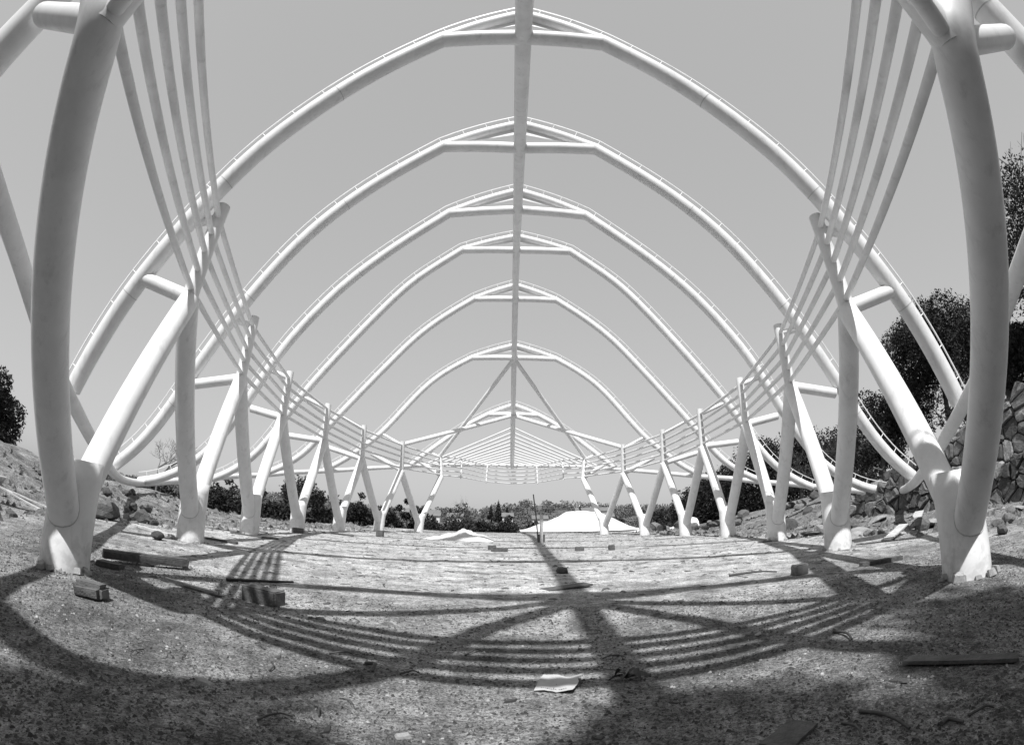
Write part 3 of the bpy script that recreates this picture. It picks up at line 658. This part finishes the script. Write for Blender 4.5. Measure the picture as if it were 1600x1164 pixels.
for nm, n, smin, smax, m, sd in (('dark_gravel', 34000, .004, .017, DRY, 1), ('grey_gravel', 20000, .004, .018, CONCD, 2), ('pale_chips', 5200, .004, .016, CONC, 3)):
    o = link(nm, scatter(n, near, wide, smin, smax, .8, sd), m, None, smooth=False)
    tag(o, {'dark_gravel': 'dark grains and leaf litter over the near ground', 'grey_gravel': 'grey gravel over the near ground', 'pale_chips': 'small pale chips over the near ground'}[nm], 'gravel', kind='stuff')
o = link('floor_litter', scatter(10000, lambda r2: 5.5+34*r2.rand()**1.3, lambda r2, y: (r2.rand()*2-1)*7.8, .008, .07, .28, 4), CONCD, None, smooth=False); tag(o, 'dark crumbs and splinters littered over the pale floor', 'litter', kind='stuff')
o = link('bank_rubble', scatter(7000, lambda r2: 4+34*r2.rand()**1.2, lambda r2, y: (8.0+6.*r2.rand()**.8)*(1 if r2.rand() > .45 else -1), .02, .13, .9, 5), STONE[1], None, smooth=False); tag(o, 'small rubble and gravel over both side banks', 'rubble', kind='stuff')
o = link('bank_rubble_pale', scatter(1500, lambda r2: 4+34*r2.rand()**1.2, lambda r2, y: (7.4+4.5*r2.rand())*(1 if r2.rand() > .45 else -1), .02, .10, .5, 6), STONE[0], None, smooth=False); tag(o, 'pale stone fragments over both side banks', 'rubble', kind='stuff')

# ------------------------------------------------------------------ sheets, post and birds
def heap(name, x0, x1, y0, y1, fn, m, label, cat, nx=70, ny=40):
    bm = bmesh.new(); G = []
    for j in range(ny+1):
        for i in range(nx+1):
            u, v = i/nx, j/ny; x = x0+(x1-x0)*u; y = y0+(y1-y0)*v; G.append(bm.verts.new((x, y, gz(x, y)+fn(u, v, x, y))))
    for j in range(ny):
        for i in range(nx): bm.faces.new((G[j*(nx+1)+i], G[j*(nx+1)+i+1], G[(j+1)*(nx+1)+i+1], G[(j+1)*(nx+1)+i]))
    return tag(link(name, bm, m), label, cat)
def moundf(u, v, x, y):
    top = ip(u, [0, .175, .30, .36, .42, .49, .56, .63, .73, .83, .92, 1], [0, .61, 1.23, 1.56, 1.70, 1.74, 1.71, 1.59, 1.13, .51, 0, 0])
    e = math.sin(math.pi*min(1, max(0, v)))**.55
    return .0-gz(x, y)+(1.16*top*e+.05*noise.noise(Vector((x*1.2, y*1.2, 4)))*e+.16*abs(noise.noise(Vector((x*.9+y*.3, y*.5, 9))))*e)
heap('sheeted_mound', .9, 13.4, 51, 60, moundf, SHEET, 'big smooth mound covered in bright white plastic sheeting beyond the floor', 'covered mound')
def lowf(u, v, x, y): return -.02+(.26*math.sin(math.pi*u)**.5*math.sin(math.pi*v)**.6)*(.55+.6*abs(noise.noise(Vector((x*1.1, y*1.4, 2)))))
heap('white_sheet', 8.6, 12.2, 38.6, 40.2, lowf, SHEET, 'low crumpled white plastic sheet right of the covered mound', 'plastic sheet', 40, 16)
heap('white_sheet', 12.2, 14.0, 39.5, 41.5, lambda u, v, x, y: .95*math.sin(math.pi*min(1, u*.6+.02))*math.sin(math.pi*v)**.6*(1-.2*u), SHEET, 'white sheet draped over spoil just left of the fifth right column', 'plastic sheet', 24, 16)
_rf = random.Random(8); FOLDS = [(_rf.uniform(0, 6.3), _rf.uniform(1.6, 5.5), _rf.uniform(0, 6.3)) for _ in range(11)]
def crease(x, y): return sum(abs(((math.cos(a)*x+math.sin(a)*y*1.3)*f+p+.5*noise.noise(Vector((x*2, y*2, a)))) % 2-1)/f for a, f, p in FOLDS)/3.2
def tarpf(u, v, x, y):
    r_ = abs(noise.noise(Vector((x*1.6, y*1.2, 5))))+.5*abs(noise.noise(Vector((x*3.4, y*3, 6))))
    e = (math.sin(math.pi*u)**.6)*(math.sin(math.pi*v)**.5); hump = math.exp(-((x+2.15)/.62)**2)*.40+math.exp(-((x+1.2)/.5)**2)*.27+.08
    return -.02+e*(hump*.62+.30*(crease(x, y)-.45)+.25*r_*(.25+hump)+.06)
heap('crumpled_cloth', -3.9, -.75, 23.9, 25.9, tarpf, CLOTH, 'crumpled white cloth heaped on the middle of the floor', 'cloth', 90, 50)
PO = thing('timber_post', (1.22, 23.9, gz(1.22, 23.9)), 'pale square timber post standing on the floor with a clamped foot', 'post')
z = gz(1.22, 23.9)
o = link('post_shaft', boxbm(.14, .14, 1.22, .008, .003, 1), WOODL, PO, smooth=False); o.location = Vector((1.22, 23.9, z+.61)); o.matrix_parent_inverse = Matrix.Translation(-PO.location)
for dx in (-.11, .11):
    o = link('foot_cleat', boxbm(.07, .12, .36, .006, .004, 2), WOOD, PO, smooth=False); o.location = Vector((1.22+dx, 23.86, z+.17)); o.matrix_parent_inverse = Matrix.Translation(-PO.location)
tag(link('thin_pole', tube([(1.10, 24.1, z), (1.0, 24.1, z+1.1), (.87, 24.1, z+2.1)], [.03, .027, .024], 8), WOOD), 'thin dark pole leaning beside the pale timber post', 'pole')
def bird(loc, s, label, wings=False, head=None):
    t = thing('bird', loc, label, 'bird'); x, y, z = loc
    if not wings:
        link('body', tube([(x+.22*s, y, z+.02*s), (x+.08*s, y, z+.10*s), (x, y, z+.26*s), (x-.03*s, y, z+.42*s), (x-.04*s, y, z+.50*s)], [.02*s, .09*s, .12*s, .08*s, .05*s], 10), DARK, t)
        link('head', tube([(x-.03*s, y, z+.47*s), (x-.045*s, y, z+.54*s), (x-.05*s, y, z+.60*s)], [.05*s, .062*s, .03*s], 10), head or DARK, t)
        link('beak', tube([(x-.09*s, y, z+.55*s), (x-.17*s, y, z+.53*s)], [.02*s, .004*s], 6), DARK, t)
        link('tail', tube([(x+.18*s, y, z+.03*s), (x+.42*s, y, z-.05*s)], [.05*s, .03*s], 6), DARK, t)
    else:
        link('body', tube([(x-.2*s, y, z), (x, y, z+.02*s), (x+.22*s, y, z)], [.02*s, .08*s, .02*s], 8), DARK, t)
        for k in (-1, 1):
            bm = bmesh.new(); bm.faces.new([bm.verts.new(p) for p in ((x-.08*s, y, z+.03*s), (x+.10*s, y, z+.03*s), (x+.04*s, y+k*.45*s, z+.12*s), (x-.04*s, y+k*.45*s, z+.12*s))])
            ex = bmesh.ops.extrude_face_region(bm, geom=bm.faces[:])
            for v in ex['geom']:
                if isinstance(v, bmesh.types.BMVert): v.co.z += .02*s
            link('wing', bm, DARK, t, smooth=False)
bird((6.9, 55.5, 2.05), .95, 'black bird with a pale head perched on the crest of the white sheeted mound', head=CLOTH)
bird((3.94, 44.5, 2.62), .45, 'tiny dark bird flying in the sky above the white mound', True)

# ------------------------------------------------------------------ trees
def leaves_mesh(clumps, n, leaf, seed, up=.35):
    r2 = np.random.RandomState(seed); C = np.array([c[:3] for c in clumps]); R = np.array([c[3] for c in clumps]); wq = R**2.2; wq /= wq.sum()
    idx = r2.choice(len(C), n, p=wq); d = r2.normal(size=(n, 3)); d /= np.linalg.norm(d, axis=1)[:, None]
    rad = R[idx]*(.55+.5*r2.rand(n)**.6); rad *= (1+.25*np.sin(d[:, 0]*7+idx)*np.cos(d[:, 1]*6+d[:, 2]*5)); P = C[idx]+d*rad[:, None]*np.array([1, 1, .85])
    a = r2.normal(size=(n, 3)); a /= np.linalg.norm(a, axis=1)[:, None]; b = np.cross(a, r2.normal(size=(n, 3))); b /= np.linalg.norm(b, axis=1)[:, None]
    s = leaf*(.5+r2.rand(n))[:, None]; V = np.stack([P-a*s, P+b*s*.42, P+a*s, P-b*s*.42], 1).reshape(-1, 3)
    me = bpy.data.meshes.new('crown'); me.vertices.add(4*n); me.vertices.foreach_set('co', V.ravel()); me.loops.add(4*n); me.loops.foreach_set('vertex_index', np.arange(4*n))
    me.polygons.add(n); me.polygons.foreach_set('loop_start', np.arange(0, 4*n, 4)); me.update(calc_edges=True); me.validate(); return me
def tree(name, x, y, zb, top, rx, label, cat='tree', n=5000, leaf=.12, m=0, seed=0, low=.25, nc=26, group=None, ry=None, trunkr=.14, twigs=0, fill=1.0):
    r2 = random.Random(seed); H_ = top-zb; t = thing(name, (x, y, zb), label, cat, group); ry = ry or rx
    cz = zb+H_*(low+1)/2; rzv = H_*(1-low)/2; cl = []
    for i in range(nc):
        for _ in range(30):
            p = Vector((r2.uniform(-1, 1), r2.uniform(-1, 1), r2.uniform(-1, 1)))
            if p.length < 1: break
        q = (.22+.18*r2.random())*fill
        cl.append((x+p.x*rx*.82, y+p.y*ry*.82, cz+p.z*rzv*.86, q*min(rx, rzv)*1.15))
    cl.append((x+rx*.1, y, top-.25*min(rx, rzv), .25*min(rx, rzv)))
    link('crown', leaves_mesh(cl, n, leaf, seed), LEAF[m] if isinstance(m, int) else m, t, smooth=False)
    link('trunk', tube([(x, y, zb-.2), (x+.03*H_*r2.uniform(-1, 1), y, zb+H_*.3), (x+.05*H_*r2.uniform(-1, 1), y, zb+H_*.62)], [trunkr, trunkr*.75, trunkr*.3], 9), BARK, t)
    for i in range(min(7, nc//3)):
        c = cl[i*3]; a = Vector((x, y, zb+H_*r2.uniform(.2, .45))); b = Vector(c[:3]); link('limb', tube([a, (a+b)/2+Vector((0, 0, .06*H_)), b], [trunkr*.45, trunkr*.3, trunkr*.1], 6), BARK, t)
    if twigs:
        bm = bmesh.new()
        for i in range(twigs):
            a = Vector(r2.choice(cl)[:3]); d = Vector((r2.gauss(0, 1), r2.gauss(0, 1), r2.gauss(.8, .7))).normalized(); L_ = rx*r2.uniform(.35, .75)
            tube([a, a+d*L_*.5+Vector((0, 0, .05)), a+d*L_+Vector((r2.uniform(-.1, .1), 0, .15))], [.014, .009, .004], 5, True, bm)
        tw = link('twigs', bm, BARK, t); tw['kind'] = 'stuff'
    return t
def bare(x, y, zb, H_, label, seed, m=TWIG, spread=1.):
    t = thing('bare_tree', (x, y, zb), label, 'bare tree'); r2 = random.Random(seed); bm = bmesh.new(); bt = bmesh.new()
    def grow(p, d, L_, r_, lev, first=False):
        q = p+d*L_; tube([p, (p+q)/2+Vector((r2.uniform(-1, 1), r2.uniform(-1, 1), 0))*L_*.05, q], [r_, r_*.8, r_*.62], 6, True, bt if first else bm)
        if lev == 0: return
        for k in range(r2.choice((2, 3, 3)) if lev < 4 else 3):
            nd = (d+Vector((r2.gauss(0, .55)*spread, r2.gauss(0, .55)*spread, r2.uniform(-.1, .35)))).normalized(); grow(q, nd, L_*r2.uniform(.62, .85), r_*.62, lev-1)
    grow(Vector((x, y, zb-.2)), Vector((.05, 0, 1)), H_*.3, H_*.022, 6, True); link('trunk', bt, m, t); b_ = link('branches', bm, m, t); return t
G0 = lambda x, y: gz(x, y)
tree('broadleaf_tree', -17.6, 11.4, 0.6, 3.9, 2.1, 'dark broadleaf tree above the earth mound at the left edge', n=30000, leaf=.06, m=0, seed=1, low=-.05)
bare(-20.4, 26.5, .2, 4.6, 'small leafless tree with fine spreading branches behind the left sandy bank', 3, spread=1.25)
LT = [(-29, 45, 2.3, 2.4), (-26.4, 45.5, 2.6, 2.3), (-24, 47.5, 2.9, 2.4), (-21.6, 50, 3.9, 2.6), (-19.6, 50.5, 3.6, 2.3), (-18.4, 54, 3.2, 2.6), (-16.9, 60, 3.9, 2.6), (-14.6, 60, 2.4, 2.4), (-13.1, 68, 2.9, 2.2), (-11.2, 70, 2.3, 2.4),
      (-31.5, 40, 1.9, 2.4), (-24.5, 60, 4.2, 3.), (-9.2, 64, 1.4, 2.3), (-6.6, 64, 1.2, 2.6), (-3.6, 66, 1.3, 2.6), (-.4, 66, 1.35, 2.6), (2.8, 68, 1.2, 2.6), (12.6, 66, .9, 2.4), (16.4, 68, 1.5, 2.6), (19.8, 70, 1.9, 2.6), (23.2, 72, 1.6, 2.4), (5.8, 70, 1., 2.3)]
for i, (x, y, tp, rx) in enumerate(LT):
    where = 'behind the left row of columns' if x < -9 else ('beyond the far edge of the floor' if x < 8 else 'beyond the floor between the right columns')
    tree('hedge_tree', x, y, -3.3, tp+random.uniform(-.55, .6), rx*random.uniform(.7, 1.15), 'dark bushy tree in the belt %s' % where, n=3400, leaf=.17, m=i % 2, seed=20+i, low=.05, nc=13+i % 7, group='dark trees %s' % where)
tree('thin_tree', -6.9, 80, -3.4, 3.7, 2.6, 'feathery half bare tree rising above the hedge left of centre', n=1500, leaf=.16, m=1, seed=60, low=.2, twigs=200, nc=24)
RT = [(15.9, 45, 4.6, 2.0), (18.2, 43, 5.6, 2.5), (19.4, 39.5, 6.6, 2.6), (21.8, 37, 6.6, 2.8), (23.5, 33, 6.3, 3.)]
for i, (x, y, tp, rx) in enumerate(RT):
    tree('broadleaf_tree', x, y, -1.0 if i < 2 else .3, tp, rx, 'tall dark evergreen in the clump behind the right columns', n=14000, leaf=.11, m=0, seed=70+i, low=.0, nc=34, group='tall evergreens behind the right columns', fill=1.15)
for i, (x, y, tp) in enumerate(((17.6, 30, 4.2), (18.6, 27.4, 4.6), (17.2, 25.6, 3.9), (19.6, 24, 4.6))):
    tree('sparse_shrub', x, y, gz(x, y), tp, 1.6, 'thin sparse shrub with upright twigs on the right bank', n=1300, leaf=.08, m=1, seed=80+i, low=.1, twigs=70, nc=14, cat='shrub', group='sparse shrubs on the right bank')
tree('broadleaf_tree', 18.6, 17.4, 3.6, 8.9, 3.1, 'largest dark leafy tree on the hillside left of the nearest right column', n=46000, leaf=.062, m=0, seed=90, low=.12, nc=60, fill=.95)
tree('broadleaf_tree', 19.2, 22.0, 2.4, 7.1, 2.4, 'round dark tree on the hillside left of the largest tree', n=24000, leaf=.07, m=0, seed=91, low=.1, nc=40)
tree('broadleaf_tree', 16.8, 13.0, 3.2, 6.8, 1.8, 'dark leafy tree on the hillside just behind the nearest right column', n=20000, leaf=.06, m=0, seed=92, low=.05, nc=30)
tree('broadleaf_tree', 14.0, 8.2, 3.1, 9.3, 2.1, 'twiggy tree towering at the right edge above the stone wall', n=12000, leaf=.055, m=1, seed=93, low=.25, nc=26, twigs=130)
for i, (x, y, tp, rx) in enumerate(((14.8, 9.9, 5.2, 1.2), (15.6, 11.6, 5.0, 1.3), (16.0, 19.6, 3.9, 1.5), (17.4, 15.2, 4.9, 1.8), (14.2, 7.0, 5.0, 1.2))):
    tree('bush', x, y, gz(x, y)-.2, tp, rx, 'dark leafy bush on the slope above the stone wall', n=3200, leaf=.08, m=i % 2, seed=100+i, low=.0, nc=16, cat='bush', group='bushes above the stone wall')
bare(17.3, 21.3, gz(17.3, 21.3), 2.6, 'slender multi stemmed bare tree showing sky between its stems on the right bank', 9, BARK, .8)
# unseen trees added behind the viewer to throw shade over the near ground
for i, (x, y, tp, rx) in enumerate(((2.0, -6.1, 16.5, 1.75), (-.5, -6.7, 16.0, 1.6), (-2.9, -7.0, 15.5, 1.9))):
    tree('added_shade_tree', x, y, -.2, tp, rx, ('tall leafy tree added for shade behind the viewer on the right', 'tall leafy tree added for shade directly behind the viewer', 'tall leafy tree added for shade behind the viewer on the left')[i], n=9000, leaf=.15, m=1, seed=120+i, low=.62, nc=34, trunkr=.2)
for i in range(11):  # unseen tree belt added to cut skylight on the near columns
    x = -27+5.4*i; y = -10.5-1.8*((i*7) % 3)+abs(x)*.18
    tree('added_belt_tree', x, y, -.4, 9.5+1.7*((i*5) % 3), 3.6, 'dense dark tree in the belt added behind the viewer to block skylight', n=3800, leaf=.26, m=0, seed=140+i, low=.0, nc=30, group='added dark tree belt behind the viewer', fill=1.1)
# far wood, conifers and houses
r2 = np.random.RandomState(3); cl = []
for i in range(3200):
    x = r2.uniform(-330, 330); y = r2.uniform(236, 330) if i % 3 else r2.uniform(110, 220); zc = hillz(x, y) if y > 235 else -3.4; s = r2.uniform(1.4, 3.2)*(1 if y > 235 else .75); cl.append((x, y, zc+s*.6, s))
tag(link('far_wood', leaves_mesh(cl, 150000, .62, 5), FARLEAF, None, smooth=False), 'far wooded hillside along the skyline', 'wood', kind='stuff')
def conifer(x, y, zb, H_, label, seed):
    t = thing('conifer', (x, y, zb), label, 'conifer'); r3 = random.Random(seed)
    link('trunk', tube([(x, y, zb-1), (x, y, zb+H_)], [.35, .06], 6), BARK, t); cl = []
    for k in range(16):
        f = k/15; cl += [(x+r3.uniform(-1, 1)*(1-f)*.6, y, zb+H_*(.1+.88*f), H_*.15*(1.08-f)+.12)]
    link('crown', leaves_mesh(cl, 1600, .4, seed), LEAF[1], t, smooth=False)
conifer(-5.4, 250, 0.8, 10.6, 'tallest slim conifer spire on the far skyline', 1)
conifer(-9.0, 252, 1.0, 7.6, 'shorter conifer spire left of the tallest one on the skyline', 2)
conifer(-1.4, 248, 1.0, 6.6, 'small conifer right of the tallest spire on the skyline', 3)
conifer(-27.5, 251, .5, 6.2, 'small conifer on the skyline near the far left column', 4)
def house(x, y, z0, wx, hz, label, roofh=1.6):
    t = thing('house', (x, y, z0), label, 'house'); o = link('wall', boxbm(wx, 5, hz, 0), HOUSE, t, smooth=False); o.location = Vector((x, y, z0+hz/2)); o.matrix_parent_inverse = Matrix.Translation(-t.location)
    bm = bmesh.new(); A = [bm.verts.new(p) for p in ((-wx/2-.4, -3, 0), (wx/2+.4, -3, 0), (wx/2+.4, 3, 0), (-wx/2-.4, 3, 0), (-wx/2-.4, 0, roofh), (wx/2+.4, 0, roofh))]
    for f in ((0, 1, 5, 4), (2, 3, 4, 5), (0, 4, 3), (1, 2, 5), (0, 3, 2, 1)): bm.faces.new([A[q] for q in f])
    o = link('roof', bm, ROOF, t, smooth=False); o.location = Vector((x, y, z0+hz)); o.matrix_parent_inverse = Matrix.Translation(-t.location)
    for k in range(int(wx//2.2)):
        o = link('window', boxbm(.8, .1, .9), INK, t, smooth=False); o.location = Vector((x-wx/2+1.1+k*2.2, y-2.5, z0+hz*.55)); o.matrix_parent_inverse = Matrix.Translation(-t.location)
for a in ((-36, 225, 1.0, 14, 2.4, 'long low house with dark roof among far trees at left'), (-30, 215, -.2, 5, 2.6, 'small white house below the long low one at far left'), (-22, 220, .2, 6, 2.2, 'white gabled house in the far trees left of the feathery tree'),
          (-1, 215, .6, 4, 2.4, 'small white house under the conifer spires'), (12, 222, 0, 6, 2.2, 'pale house in the far trees left of the timber post'), (33, 222, 2.6, 13, 2.6, 'wide dark roofed house right of the timber post'), (38, 214, .4, 5, 2.2, 'white cottage below the wide roofed house')):
    house(*a)
